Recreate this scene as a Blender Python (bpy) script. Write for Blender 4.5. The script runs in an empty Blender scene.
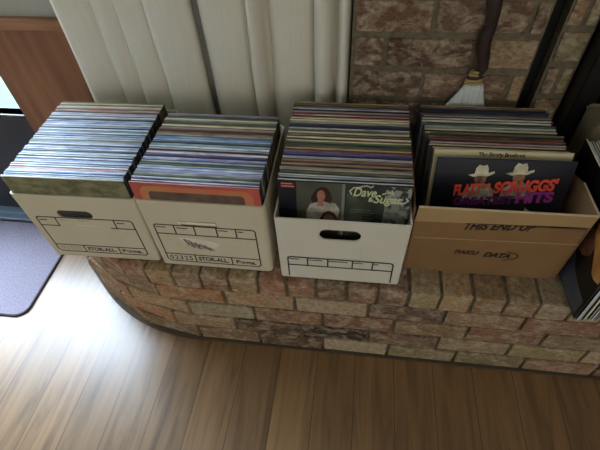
import bpy, bmesh, math, random
from mathutils import Vector, Matrix
random.seed(11)
scene = bpy.context.scene
COL = scene.collection
PI = math.pi

# ------------------------------------------------------------ camera
def norm(v): return Vector(v).normalized()
R_ = norm((0.99134084, 0.12527148, -0.03937494))
U_ = norm((-0.06866227, 0.75010268, 0.65774726))
F_ = R_.cross(U_) * -1.0            # forward
cam_d = bpy.data.cameras.new('camera'); cam = bpy.data.objects.new('camera', cam_d); COL.objects.link(cam)
cam_d.sensor_fit = 'HORIZONTAL'; cam_d.sensor_width = 36.0; cam_d.lens = 430.8 / 600 * 36.0
cam_d.clip_start = 0.02; cam_d.clip_end = 100
m = Matrix.Identity(4)
for i in range(3):
    m[i][0] = R_[i]; m[i][1] = U_[i]; m[i][2] = -F_[i]; m[i][3] = (0.66847, -0.64966, 1.00091)[i]
cam.matrix_world = m
scene.camera = cam

# ------------------------------------------------------------ world, lights, exposure
world = bpy.data.worlds.new('sky'); scene.world = world; world.use_nodes = True
wn = world.node_tree.nodes; wn['Background'].inputs['Color'].default_value = (0.66, 0.82, 1.0, 1)
wn['Background'].inputs['Strength'].default_value = 25.0
def area(name, loc, rot, sx, sy, power, color):
    l = bpy.data.lights.new(name, 'AREA'); l.shape = 'RECTANGLE'; l.size = sx; l.size_y = sy
    l.energy = power; l.color = color
    o = bpy.data.objects.new(name, l); COL.objects.link(o); o.location = loc; o.rotation_euler = rot
    return o
# daylight through the glass door (outside, facing the room), and an added fill lamp behind the viewer
pt = area('door_daylight_portal', (-1.42, .60, .63), (math.radians(-90), 0, 0), 1.88, 2.08, 1, (1, 1, 1)); pt.data.cycles.is_portal = True
area('rear_fill_light', (1.3, -3.12, 1.0), (math.radians(80), 0, math.radians(10)), 2.2, 1.5, 23, (1.0, 0.90, 0.76))
vs = scene.view_settings
vs.view_transform = 'Standard'; vs.look = 'None'; vs.exposure = 0.22; vs.gamma = 1.0; vs.use_curve_mapping = False

# ------------------------------------------------------------ materials
def srgb(r, g, b):
    f = lambda c: ((c/255 + .055)/1.055)**2.4 if c/255 > .04045 else c/255/12.92
    return (f(r), f(g), f(b), 1)
MATS = {}
def mat(name, rgb, rough=.7, metal=0, var=.12, scale=(30, 30, 30), bump=0.0, rgb2=None, spec=.4, detail=4, lo=.35, hi=.65, bscale=None):
    if name in MATS: return MATS[name]
    M = bpy.data.materials.new(name); M.use_nodes = True; nt = M.node_tree; N = nt.nodes; L = nt.links
    b = N['Principled BSDF']; b.inputs['Roughness'].default_value = rough; b.inputs['Metallic'].default_value = metal
    b.inputs['Specular IOR Level'].default_value = spec
    c1 = srgb(*rgb); c2 = srgb(*rgb2) if rgb2 else tuple([x*(1-var) for x in c1[:3]] + [1])
    tc = N.new('ShaderNodeTexCoord'); mp = N.new('ShaderNodeMapping'); mp.inputs['Scale'].default_value = scale
    L.new(tc.outputs['Object'], mp.inputs['Vector'])
    nz = N.new('ShaderNodeTexNoise'); nz.inputs['Scale'].default_value = 1; nz.inputs['Detail'].default_value = detail
    L.new(mp.outputs['Vector'], nz.inputs['Vector'])
    cr = N.new('ShaderNodeValToRGB'); cr.color_ramp.elements[0].position = lo; cr.color_ramp.elements[1].position = hi
    cr.color_ramp.elements[0].color = c2; cr.color_ramp.elements[1].color = c1
    L.new(nz.outputs['Fac'], cr.inputs['Fac']); L.new(cr.outputs['Color'], b.inputs['Base Color'])
    if bump:
        bp = N.new('ShaderNodeBump'); bp.inputs['Strength'].default_value = bump; bp.inputs['Distance'].default_value = .004
        n2 = N.new('ShaderNodeTexNoise'); n2.inputs['Scale'].default_value = bscale or max(scale)*1.5; n2.inputs['Detail'].default_value = 4
        L.new(tc.outputs['Object'], n2.inputs['Vector']); L.new(n2.outputs['Fac'], bp.inputs['Height'])
        L.new(bp.outputs['Normal'], b.inputs['Normal'])
    MATS[name] = M; return M

def brick_material():
    M = bpy.data.materials.new('tumbled_brick'); M.use_nodes = True; nt = M.node_tree; N = nt.nodes; L = nt.links
    b = N['Principled BSDF']; b.inputs['Roughness'].default_value = .85; b.inputs['Specular IOR Level'].default_value = .3
    at = N.new('ShaderNodeAttribute'); at.attribute_name = 'brick_color'
    tc = N.new('ShaderNodeTexCoord')
    mp = N.new('ShaderNodeMapping'); mp.inputs['Scale'].default_value = (1, 1, 1.5); L.new(tc.outputs['Object'], mp.inputs['Vector'])
    n1 = N.new('ShaderNodeTexNoise'); n1.inputs['Scale'].default_value = 20; n1.inputs['Detail'].default_value = 7; n1.inputs['Roughness'].default_value = .65; n1.inputs['Distortion'].default_value = .6
    L.new(mp.outputs['Vector'], n1.inputs['Vector'])
    r1 = N.new('ShaderNodeValToRGB'); r1.color_ramp.elements[0].position = .46; r1.color_ramp.elements[1].position = .64
    L.new(n1.outputs['Fac'], r1.inputs['Fac'])
    mx = N.new('ShaderNodeMixRGB'); mx.inputs['Color2'].default_value = srgb(190, 172, 146)
    mu = N.new('ShaderNodeMath'); mu.operation = 'MULTIPLY'; mu.inputs[1].default_value = .75
    L.new(r1.outputs['Color'], mu.inputs[0]); L.new(mu.outputs[0], mx.inputs['Fac']); L.new(at.outputs['Color'], mx.inputs['Color1'])
    n2 = N.new('ShaderNodeTexNoise'); n2.inputs['Scale'].default_value = 75; n2.inputs['Detail'].default_value = 5; n2.inputs['Roughness'].default_value = .7
    L.new(mp.outputs['Vector'], n2.inputs['Vector'])
    r2 = N.new('ShaderNodeMapRange'); r2.inputs[1].default_value = .3; r2.inputs[2].default_value = .7; r2.inputs[3].default_value = .5; r2.inputs[4].default_value = 1.35
    L.new(n2.outputs['Fac'], r2.inputs[0])
    mm = N.new('ShaderNodeMixRGB'); mm.blend_type = 'MULTIPLY'; mm.inputs['Fac'].default_value = 1
    L.new(mx.outputs['Color'], mm.inputs['Color1']); L.new(r2.outputs[0], mm.inputs['Color2']); L.new(mm.outputs['Color'], b.inputs['Base Color'])
    ad = N.new('ShaderNodeMath'); L.new(n1.outputs['Fac'], ad.inputs[0]); L.new(n2.outputs['Fac'], ad.inputs[1])
    bp = N.new('ShaderNodeBump'); bp.inputs['Strength'].default_value = .9; bp.inputs['Distance'].default_value = .006
    L.new(ad.outputs[0], bp.inputs['Height']); L.new(bp.outputs['Normal'], b.inputs['Normal'])
    return M
BRICK = brick_material()
MORTAR = mat('mortar', (122, 110, 92), .95, var=.3, scale=(60, 60, 60), bump=.6, spec=.1)

def floor_material():
    M = bpy.data.materials.new('wood_plank_floor'); M.use_nodes = True; nt = M.node_tree; N = nt.nodes; L = nt.links
    b = N['Principled BSDF']; b.inputs['Specular IOR Level'].default_value = .8
    tc = N.new('ShaderNodeTexCoord')
    mp = N.new('ShaderNodeMapping'); mp.inputs['Rotation'].default_value = (0, 0, PI/2); mp.inputs['Location'].default_value = (.3, .04, 0)
    L.new(tc.outputs['Object'], mp.inputs['Vector'])
    br = N.new('ShaderNodeTexBrick'); br.inputs['Scale'].default_value = 1; br.inputs['Brick Width'].default_value = 1.22; br.inputs['Row Height'].default_value = .127
    br.inputs['Mortar Size'].default_value = .0012; br.inputs['Mortar Smooth'].default_value = .2; br.offset = .37
    br.inputs['Color1'].default_value = (0, 0, 0, 1); br.inputs['Color2'].default_value = (1, 1, 1, 1); br.inputs['Mortar'].default_value = (.5, .5, .5, 1)
    L.new(mp.outputs['Vector'], br.inputs['Vector'])
    # per plank offset of grain
    sx = N.new('ShaderNodeSeparateXYZ'); L.new(tc.outputs['Object'], sx.inputs[0])
    ad = N.new('ShaderNodeMath'); ad.operation = 'MULTIPLY_ADD'; ad.inputs[1].default_value = 7.0
    L.new(br.outputs['Color'], ad.inputs[0]); L.new(sx.outputs['Y'], ad.inputs[2])
    cx = N.new('ShaderNodeCombineXYZ'); L.new(sx.outputs['X'], cx.inputs['X']); L.new(ad.outputs[0], cx.inputs['Y'])
    g = N.new('ShaderNodeMapping'); g.inputs['Scale'].default_value = (24, 1.7, 1); L.new(cx.outputs[0], g.inputs['Vector'])
    n1 = N.new('ShaderNodeTexNoise'); n1.inputs['Scale'].default_value = 1; n1.inputs['Detail'].default_value = 6; n1.inputs['Roughness'].default_value = .62; n1.inputs['Distortion'].default_value = .9
    L.new(g.outputs[0], n1.inputs['Vector'])
    cr = N.new('ShaderNodeValToRGB'); e = cr.color_ramp.elements
    e[0].position = .3; e[0].color = srgb(92, 67, 42); e[1].position = .72; e[1].color = srgb(150, 117, 79)
    k = e.new(.45); k.color = srgb(124, 94, 61); k = e.new(.56); k.color = srgb(140, 107, 71)
    L.new(n1.outputs['Fac'], cr.inputs['Fac'])
    v = N.new('ShaderNodeMapRange'); v.inputs[3].default_value = .78; v.inputs[4].default_value = 1.12
    L.new(br.outputs['Color'], v.inputs[0])
    mm = N.new('ShaderNodeMixRGB'); mm.blend_type = 'MULTIPLY'; mm.inputs['Fac'].default_value = 1
    L.new(cr.outputs['Color'], mm.inputs['Color1']); L.new(v.outputs[0], mm.inputs['Color2'])
    m2 = N.new('ShaderNodeMixRGB'); L.new(br.outputs['Fac'], m2.inputs['Fac']); L.new(mm.outputs['Color'], m2.inputs['Color1']); m2.inputs['Color2'].default_value = srgb(64, 44, 28)
    L.new(m2.outputs['Color'], b.inputs['Base Color'])
    rr = N.new('ShaderNodeMapRange'); rr.inputs[3].default_value = .25; rr.inputs[4].default_value = .38
    L.new(n1.outputs['Fac'], rr.inputs[0]); L.new(rr.outputs[0], b.inputs['Roughness'])
    bp = N.new('ShaderNodeBump'); bp.inputs['Strength'].default_value = .08; bp.inputs['Distance'].default_value = .002
    L.new(n1.outputs['Fac'], bp.inputs['Height']); L.new(bp.outputs['Normal'], b.inputs['Normal'])
    return M

def glass_material():
    M = bpy.data.materials.new('clear_pane_glass'); M.use_nodes = True; nt = M.node_tree; N = nt.nodes; L = nt.links
    N.remove(N['Principled BSDF'])
    t = N.new('ShaderNodeBsdfTransparent'); g = N.new('ShaderNodeBsdfGlossy'); g.inputs['Roughness'].default_value = .02
    mx = N.new('ShaderNodeMixShader'); mx.inputs[0].default_value = .05; L.new(t.outputs[0], mx.inputs[1]); L.new(g.outputs[0], mx.inputs[2])
    L.new(mx.outputs[0], N['Material Output'].inputs['Surface'])
    return M

WHITE_WALL = mat('painted_wall', (176, 174, 166), .8, var=.04, scale=(3, 3, 3), bump=.1, bscale=200)
CEIL = mat('ceiling_paint', (225, 222, 214), .9, var=.03)
CARDWHITE = mat('white_cardboard', (206, 197, 174), .75, var=.07, scale=(9, 9, 4), bump=.08, spec=.25)
CARDWHITE3 = mat('bright_white_cardboard', (212, 207, 194), .7, var=.06, scale=(9, 9, 4), bump=.08, spec=.25)
KRAFT = mat('kraft_cardboard', (140, 108, 74), .8, var=.12, scale=(10, 10, 5), bump=.08, spec=.2)
KRAFT_LIT = mat('lit_kraft_cardboard', (172, 142, 102), .8, var=.1, scale=(10, 10, 5), bump=.08, spec=.2)  # paler copy of the kraft, the flap's brighter light put into it
KRAFTEDGE = mat('pale_cardboard_edge', (205, 184, 146), .85, var=.1)  # paler still: the edge highlight is put into the colour
INK = mat('black_print', (38, 36, 34), .6, var=.1)
FADED = mat('faded_grey_print', (118, 112, 102), .7, rgb2=(190, 184, 168), scale=(160, 160, 160))
METALBLACK = mat('black_metal', (14, 14, 15), .35, spec=.4, var=.2)
DARK = mat('soot_and_shade_black', (10, 10, 10), .8, var=.3)
GLASS = glass_material()

# ------------------------------------------------------------ mesh helpers
def link(name, me, material=None, parent=None):
    o = bpy.data.objects.new(name, me); COL.objects.link(o)
    if material is not None:
        if isinstance(material, (list, tuple)):
            for x in material: me.materials.append(x)
        else: me.materials.append(material)
    if parent: o.parent = parent
    return o
def obj(name, bm, material=None, parent=None, smooth=False):
    bmesh.ops.recalc_face_normals(bm, faces=bm.faces)
    me = bpy.data.meshes.new(name); bm.to_mesh(me); bm.free()
    if smooth:
        for p in me.polygons: p.use_smooth = True
    return link(name, me, material, parent)
def empty(name, loc=(0, 0, 0), rz=0):
    o = bpy.data.objects.new(name, None); COL.objects.link(o); o.location = loc; o.rotation_euler = (0, 0, rz)
    o.empty_display_size = .05
    return o
def tag(o, label, cat, group=None):
    o['label'] = label; o['category'] = cat
    if group: o['group'] = group
    return o
def struct(name, bm, material, parent=None):
    o = obj(name, bm, material, parent)
    if parent is None: o['kind'] = 'structure'
    return o
def add_box(bm, x0, x1, y0, y1, z0, z1, mi=0, M=None, bevel=0):
    vs_ = [bm.verts.new(Vector((x, y, z))) for x in (x0, x1) for y in (y0, y1) for z in (z0, z1)]
    idx = [(0, 1, 3, 2), (4, 6, 7, 5), (0, 4, 5, 1), (2, 3, 7, 6), (0, 2, 6, 4), (1, 5, 7, 3)]
    fs = []
    for q in idx:
        f = bm.faces.new([vs_[i] for i in q]); f.material_index = mi; fs.append(f)
    if M is not None:
        for v in vs_: v.co = M @ v.co
    if bevel:
        es = list({e for f in fs for e in f.edges})
        bmesh.ops.bevel(bm, geom=es, offset=bevel, segments=1, affect='EDGES', material=-1)
    return vs_
def boxbm(*a, **k):
    bm = bmesh.new(); add_box(bm, *a, **k); return bm
def prism(pts, y0, y1, plane='xz'):
    """closed outline extruded; plane xz -> extrude along y; xy -> along z; yz -> along x"""
    bm = bmesh.new()
    def P(a, b, c):
        return {'xz': (a, c, b), 'xy': (a, b, c), 'yz': (c, a, b)}[plane]
    A = [bm.verts.new(P(a, b, y0)) for a, b in pts]; B = [bm.verts.new(P(a, b, y1)) for a, b in pts]
    bm.faces.new(A); bm.faces.new(list(reversed(B)))
    n = len(pts)
    for i in range(n): bm.faces.new([A[i], B[i], B[(i+1) % n], A[(i+1) % n]])
    return bm
def rrect(x0, x1, y0, y1, r, n=5):
    out = []
    for cx, cy, a in ((x1-r, y0+r, -90), (x1-r, y1-r, 0), (x0+r, y1-r, 90), (x0+r, y0+r, 180)):
        for k in range(n+1):
            t = math.radians(a + 90*k/n); out.append((cx+r*math.cos(t), cy+r*math.sin(t)))
    return out
def tube(path, radii, n=12):
    bm = bmesh.new(); rings = []
    for i, p in enumerate(path):
        p = Vector(p); q = Vector(path[min(i+1, len(path)-1)]) - Vector(path[max(i-1, 0)])
        d = q.normalized(); a = d.orthogonal().normalized(); a = Vector((1, 0, 0)) - d*d.x if abs(d.x) < .9 else Vector((0, 1, 0)) - d*d.y
        a.normalize(); b = d.cross(a)
        r = radii[i]; rx, ry = r if isinstance(r, tuple) else (r, r)
        rings.append([bm.verts.new(p + a*rx*math.cos(2*PI*k/n) + b*ry*math.sin(2*PI*k/n)) for k in range(n)])
    for A, B in zip(rings, rings[1:]):
        for k in range(n): bm.faces.new([A[k], A[(k+1) % n], B[(k+1) % n], B[k]])
    bm.faces.new(rings[0]); bm.faces.new(rings[-1])
    return bm
# prints: thin shapes lying on the local plane y = y0 (facing -y)
def print_poly(name, pts, material, parent, y0, th=.0003):
    return obj(name, prism(pts, y0-th, y0), material, parent)
def outline(name, parts, material, parent, y0, th=.0003):
    """parts: list of segments (x0,z0,x1,z1,width) printed as one mesh"""
    bm = bmesh.new()
    for x0, z0, x1, z1, w in parts:
        d = Vector((x1-x0, 0, z1-z0)); n = Vector((-d.z, 0, d.x)).normalized()*w/2; e = d.normalized()*w/2
        P = [Vector((x0, 0, z0))-e+n, Vector((x1, 0, z1))+e+n, Vector((x1, 0, z1))+e-n, Vector((x0, 0, z0))-e-n]
        A = [bm.verts.new(p+Vector((0, y0-th, 0))) for p in P]; B = [bm.verts.new(p+Vector((0, y0, 0))) for p in P]
        bm.faces.new(A); bm.faces.new(B[::-1])
        for i in range(4): bm.faces.new([A[i], B[i], B[(i+1) % 4], A[(i+1) % 4]])
    return obj(name, bm, material, parent)
def lettering(name, text, x0, x1, z0, z1, material, parent, y0, shear=0, slope=0, bold=0.0, th=.0004, spacing=1.0):
    cu = bpy.data.curves.new(name, 'FONT'); cu.body = text; cu.extrude = .01; cu.offset = bold; cu.shear = shear
    cu.space_character = spacing
    tmp = bpy.data.objects.new('tmp_text', cu); COL.objects.link(tmp)
    dg = bpy.context.evaluated_depsgraph_get(); dg.update()
    me = bpy.data.meshes.new_from_object(tmp.evaluated_get(dg)); bpy.data.objects.remove(tmp); me.name = name
    xs = [v.co.x for v in me.vertices]; ys = [v.co.y for v in me.vertices]
    ax, bx_, ay, by = min(xs), max(xs), min(ys), max(ys)
    for v in me.vertices:
        u = (v.co.x-ax)/(bx_-ax); w = (v.co.y-ay)/(by-ay); s = 1 if v.co.z > 0 else 0
        v.co = Vector((x0+(x1-x0)*u, y0-th*s, z0+(z1-z0)*w + slope*(x1-x0)*u))
    me.materials.clear()
    return link(name, me, material, parent)
def boolean_cut(o, cutter_bm):
    cm = bpy.data.meshes.new('cut'); bmesh.ops.recalc_face_normals(cutter_bm, faces=cutter_bm.faces); cutter_bm.to_mesh(cm); cutter_bm.free()
    c = bpy.data.objects.new('cut', cm); COL.objects.link(c); c.parent = o.parent
    md = o.modifiers.new('b', 'BOOLEAN'); md.object = c; md.operation = 'DIFFERENCE'; md.solver = 'EXACT'
    dg = bpy.context.evaluated_depsgraph_get(); dg.update()
    me = bpy.data.meshes.new_from_object(o.evaluated_get(dg)); o.modifiers.clear(); o.data = me
    bpy.data.objects.remove(c)

# ------------------------------------------------------------ the room
FZ = -0.404                      # floor level; the hearth top is z = 0
CZ = 2.04
o = struct('floor', boxbm(-2.6, 2.6, -3.3, .60, FZ-.06, FZ), floor_material())
struct('ceiling', boxbm(-2.6, 2.6, -3.3, .62, CZ, CZ+.08), CEIL)
struct('wall_left', boxbm(-2.6, -2.5, -3.3, .62, FZ, CZ), WHITE_WALL)
struct('wall_right', boxbm(2.5, 2.6, -3.3, .62, FZ, CZ), WHITE_WALL)
bm = bmesh.new()
add_box(bm, -2.5, 2.5, -3.3, -3.2, FZ, CZ)
struct('wall_front', bm, WHITE_WALL)
w1 = struct('window_1', boxbm(.1, 2.4, -3.199, -3.19, .25, 1.75), mat('pale_window_blind', (225, 222, 210), .8))  # unseen window with blind, added to go with the rear fill lamp
bm = bmesh.new()
for a in ((.1, .16, .25, 1.75), (2.34, 2.4, .25, 1.75), (1.22, 1.28, .25, 1.75), (.1, 2.4, .25, .31), (.1, 2.4, 1.69, 1.75)):
    add_box(bm, a[0], a[1], -3.199, -3.165, a[2], a[3])
obj('window_frame', bm, mat('white_window_paint', (220, 220, 215), .4), w1)

DX0, DX1, DTOP = -2.35, -.49, 1.66          # the door opening in the back wall
bm = bmesh.new()
add_box(bm, -2.5, DX0, .52, .62, FZ, CZ); add_box(bm, DX0, DX1, .52, .62, DTOP, CZ); add_box(bm, DX1, 2.5, .52, .62, FZ, CZ)
struct('wall_back', bm, WHITE_WALL)
# wood wainscot with its cap between the door and the curtain
WOOD = mat('reddish_wood', (142, 96, 66), .5, rgb2=(106, 68, 46), scale=(26, 26, 2.4), bump=.1, detail=6, lo=.3, hi=.7)
WOODL = mat('lighter_wood_cap', (166, 118, 86), .5, rgb2=(136, 92, 64), scale=(3, 30, 30))
t1 = struct('trim_1', boxbm(DX1, -.02, .503, .52, FZ, .457), WOOD)
t2 = struct('trim_2', boxbm(DX1-.005, -.02, .494, .52, .457, .490, bevel=.003), WOODL)
# door
d1 = empty('door_1', (0, 0, 0)); d1['kind'] = 'structure'
DK = mat('dark_door_paint', (40, 44, 50), .45, spec=.4)
bm = bmesh.new()
add_box(bm, DX0, DX0+.05, .53, .575, FZ+.02, DTOP); add_box(bm, DX1-.022, DX1, .53, .575, FZ+.02, DTOP)
add_box(bm, DX0, DX1, .53, .575, DTOP-.06, DTOP); add_box(bm, -1.47, -1.40, .53, .575, FZ+.02, DTOP)
obj('door_frame', bm, DK, d1)
bm = bmesh.new(); add_box(bm, DX0+.05, DX1-.022, .53, .57, FZ+.02, .135); add_box(bm, DX0+.05, DX1-.022, .522, .57, .115, .135, bevel=.003)
obj('kick_panel', bm, DK, d1)
obj('glass_pane', boxbm(DX0+.05, DX1-.022, .548, .552, .135, DTOP-.06), GLASS, d1)
bm = bmesh.new(); add_box(bm, DX0, DX1, .47, .60, FZ, FZ+.016, bevel=.004); add_box(bm, DX0, DX1, .50, .53, FZ+.016, FZ+.028)
obj('door_sill', bm, mat('blue_grey_aluminium_sill', (150, 172, 196), .35, metal=.4, var=.1), d1)
# what lies outside the door: a lawn, coloured dark against the strong sky light
struct('ground', boxbm(-6, 4, .62, 9, FZ-.14, FZ-.08), mat('darkened_lawn', (58, 82, 76), .9, rgb2=(40, 66, 50), scale=(2.2, 1.2, 2), detail=6))

# ------------------------------------------------------------ brick hearth
PAL = {'tan': (160, 130, 98), 'rose': (148, 110, 86), 'brown': (108, 82, 64), 'dark': (80, 64, 54), 'pale': (176, 156, 128), 'orange': (172, 126, 92), 'mauve': (122, 97, 80), 'olive': (146, 130, 98)}
def brick(bm, lay, M, L, Hh, D, rgb, bev=.004, jit=.0012):
    """a brick, x 0..L, y 0..D, z 0..H in M"""
    n0 = len(bm.faces)
    vs_ = add_box(bm, 0, L, 0, D, 0, Hh)
    for v in vs_: v.co += Vector([random.uniform(-jit, jit) for _ in range(3)])
    for v in vs_: v.co = M @ v.co
    es = list({e for v in vs_ for e in v.link_edges})
    r = bmesh.ops.bevel(bm, geom=es, offset=bev, segments=2, affect='EDGES', profile=.6)
    kf = random.uniform(.85, 1.12); c = srgb(*[max(10, min(250, x*kf*random.uniform(.98, 1.02))) for x in rgb])
    for f in list(bm.faces)[n0:]:
        for lp in f.loops: lp[lay] = c
# course path of the hearth face, going from the right end leftwards round the curved corner
PX0 = .17; RAD = .62; ANG = math.radians(42)
def path(s):
    """s metres leftwards from x = 1.75 on the face; returns point and tangent angle"""
    a = 1.75 - PX0
    if s <= a: return Vector((1.75-s, 0, 0)), 0.0
    b = RAD*ANG
    if s <= a+b:
        t = (s-a)/RAD; return Vector((PX0-RAD*math.sin(t), RAD-RAD*math.cos(t), 0)), t
    e = Vector((PX0-RAD*math.sin(ANG), RAD-RAD*math.cos(ANG), 0)); u = s-a-b
    if u <= .19: return e + Vector((-math.cos(ANG), math.sin(ANG), 0))*u, ANG
    e = e + Vector((-math.cos(ANG), math.sin(ANG), 0))*.19; t = math.radians(68)
    return e + Vector((-math.cos(t), math.sin(t), 0))*(u-.19), t
SMAX = 1.75-PX0+RAD*ANG+.19+.22
def on_path(s0, s1, z, inset=0.0):
    A, _ = path(s0); B, _ = path(s1)
    # local x from B (left) to A (right), y inward
    ex = (A-B).normalized(); ey = Vector((-ex.y, ex.x, 0))
    M = Matrix.Identity(4)
    for i in range(3): M[i][0] = ex[i]; M[i][1] = ey[i]; M[i][2] = (0, 0, 1)[i]; M[i][3] = (B + ey*inset)[i] + (z if i == 2 else 0)
    return M, (A-B).length
bm = bmesh.new(); lay = bm.loops.layers.float_color.new('brick_color')
joints = {1: .526, 2: .394, 3: .539, 4: .394}
def pick(x, row):  # left bricks picked paler: the door's light put into their colour
    if x < .22: w = ['orange', 'tan', 'orange', 'rose', 'tan', 'pale']
    elif x < .45: w = ['tan', 'orange', 'pale', 'rose'] if row < 3 else ['brown', 'tan', 'dark']
    elif x < .9: w = ['mauve', 'mauve', 'brown', 'rose', 'pale'] if row < 3 else ['dark', 'brown', 'mauve', 'pale']
    else: w = ['tan', 'olive', 'rose', 'pale', 'olive']
    return PAL[random.choice(w)]
CH = .0812; RLH = .079
for row in (1, 2, 3, 4):
    zb = -RLH - row*CH + .008
    s = 1.75-(joints[row]+.215*5) - .215
    while s < SMAX-.02:
        a, b = max(s, 0)+.005, min(s+.215, SMAX)-.005
        if b-a > .03:
            # straight bricks are split into two where the wall curves tightly, so the face stays on the curve
            xm = path((a+b)/2)[0].x
            c = pick(xm, row)
            M, L = on_path(a, b, zb + random.uniform(-.001, .001), .001+random.uniform(0, .003))
            brick(bm, lay, M, L, CH-.009, .09, c)
        s += .215
s = 1.75-.338-.0845*14
while s < SMAX-.03:
    a, b = s+.004, s+.0845-.004
    if a > 0:
        xm = path((a+b)/2)[0].x
        M, L = on_path(a, b, -RLH+.002+random.uniform(-.002, .002), random.uniform(0, .003))
        c = PAL[random.choice(['orange', 'rose', 'tan'])] if xm < .5 else PAL[random.choice(['rose', 'mauve', 'brown', 'tan'] if xm < .85 else ['tan', 'olive', 'olive', 'pale'])]
        brick(bm, lay, M, L, RLH-.003, .20, c, bev=.006, jit=.002)
    s += .0845
for k in range(28):
    x = -.50+.0845*k
    if x > 1.66: break
    for r_ in (0, 1):
        y0 = .212 + .125*r_
        if x < .25 - y0*.0 and x < -.30 + 0*y0: continue
        M = Matrix.Translation((x+.004, y0, -.062))
        brick(bm, lay, M, .0765, .06, .117 if r_ else .118, PAL[random.choice(['olive', 'mauve', 'brown', 'tan'])], bev=.005)
hearth = struct('trim_3', bm, BRICK)
# mortar core behind the bricks
pts = [(1.75, .5)] + [(1.75, .013)]
s = .0
while s < SMAX:
    p, t = path(s); pts.append((p.x+.013*math.sin(t), p.y+.013*math.cos(t))); s += .04
pts = pts[:2] + pts[3:] + [(path(SMAX)[0].x+.01, .5)]
struct('mortar_core', prism(pts, FZ, -.008, 'xy'), MORTAR, hearth)
bm = bmesh.new()
# dark scribe bead along the base where the brick meets the floor
s = 0
while s < SMAX-.03:
    M, L = on_path(s, s+.05, FZ, -.006); add_box(bm, 0, L, 0, .02, 0, .007, M=M); s += .048
struct('base_bead', bm, mat('brown_caulk_bead', (84, 72, 58), .8), hearth)

# brick wall behind the hearth
WY = .44
bm = bmesh.new(); lay = bm.loops.layers.float_color.new('brick_color')
H2 = .092; L2 = .224
def wall_rows(xa, xb, y, zlo, rows, jA, jB, zoff=0.0, pal=None):
    for r in range(rows):
        zb = zlo + r*H2 + zoff
        j = (jA if r % 2 == 0 else jB) - L2*6
        while j < xb:
            a, b = max(j, xa)+.006, min(j+L2, xb)-.006
            if b-a > .02:
                M = Matrix.Translation((a, y+random.uniform(-.002, .002), zb+.009))
                brick(bm, lay, M, b-a, H2-.018, .07, PAL[random.choice(pal or ['mauve', 'brown', 'tan', 'rose', 'mauve', 'pale', 'brown'])], bev=.005, jit=.002)
            j += L2
# mortar centre lines at z = .314, .407, .498 ; rows start from the hearth
z0 = .307 - 4*H2
wall_rows(.648, 1.105, WY, z0+H2*1, 21, .7305, .728-L2/2)
wall_rows(1.150, 1.226, WY+.022, z0+H2*1, 21, 1.150, 1.19, .012, ['tan', 'mauve', 'olive', 'brown'])
wb = struct('wall_brick', bm, BRICK)
bm = bmesh.new(); add_box(bm, .644, 1.104, WY+.006, .52, .0, CZ); add_box(bm, 1.151, 1.226, WY+.029, .52, .0, CZ)
add_box(bm, 1.104, 1.151, .505, .52, 0, CZ, mi=1)  # black back of the gap: the recess's shade put into its colour
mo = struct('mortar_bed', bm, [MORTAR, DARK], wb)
bm = bmesh.new(); lay = bm.loops.layers.float_color.new('brick_color')
wall_rows(1.226, 1.95, WY+.0, .80, 12, 1.3, 1.41)
struct('brick_header', bm, BRICK, wb)
struct('mortar_header', boxbm(1.23, 1.95, WY+.006, .52, .8, CZ), MORTAR, wb)

# black fireplace front
fp = empty('fireplace_insert', (1.585, WY, 0))
tag(fp, 'black metal fireplace front at the right edge, beside the brick pillar', 'fireplace')
bm = bmesh.new()
add_box(bm, -.355, -.30, -.03, .07, 0, .795, bevel=.004); add_box(bm, .30, .35, -.03, .07, 0, .795, bevel=.004)
add_box(bm, -.30, .30, -.03, .07, .70, .795, bevel=.004); add_box(bm, -.30, .30, -.03, .07, 0, .06, bevel=.004)
obj('surround_frame', bm, METALBLACK, fp)
for a, b in ((-.298, -.002), (.002, .298)):
    dd = obj('fire_door', boxbm(a, b, -.015, -.005, .062, .698), mat('smoked_glass', (12, 14, 18), .08, spec=.6, var=.1), fp)
    h = .03 if a < 0 else -.03
    obj('door_pull', boxbm((b if a < 0 else a)-.006-h*.6, (b if a < 0 else a)+.006-h*.6, -.035, -.0152, .33, .43, bevel=.002), METALBLACK, dd)
obj('firebox', boxbm(-.298, .298, .03, .068, .062, .698), DARK, fp)

# ------------------------------------------------------------ curtain
CLOTH = mat('cream_curtain_cloth', (226, 220, 206), .9, var=.05, scale=(220, 220, 12), bump=.12, spec=.1, bscale=420)
# (from x, to x, depth, exponent of the bulge, how far its crest sits to the left)
def curtain_panel(segs, label, base):
    prof = []
    for i, (a, b, amp, ex, cr) in enumerate(segs):
        n = 18
        for k in range(n+1):
            t = k/n; q = .5*t/cr if t < cr else .5+.5*(t-cr)/(1-cr)
            prof.append((a+.0012+(b-a-.0024)*t, base - amp*max(0, math.sin(PI*q))**ex))
    bm = bmesh.new(); rows = []; nz_ = 40
    for r in range(nz_+1):
        z = .03 + (1.95-.03)*r/nz_; ring = []
        for (x, y) in prof:
            wob = .004*math.sin(z*5+x*9) + .0015*math.sin(z*17+x*31)
            ring.append(bm.verts.new((x+wob*.5*math.sin((x+.145)/.787*PI), min(base+.0015, y+wob*.5), z)))
        rows.append(ring)
    for A, B in zip(rows, rows[1:]):
        for k in range(len(A)-1): bm.faces.new([A[k], A[k+1], B[k+1], B[k]])
    cur = obj('curtain', bm, CLOTH, None, True)
    md = cur.modifiers.new('cloth_thickness', 'SOLIDIFY'); md.thickness = .0015
    tag(cur, label, 'curtain', 'curtain panels'); return cur
curtain_panel([(-.176, -.066, .034, .5, .25), (-.066, .004, .028, .6, .3), (.004, .090, .034, .5, .22), (.090, .221, .043, .45, .2)],
              'left panel of the cream curtain, between the wood panelling and the dark gap', .489)
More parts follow.
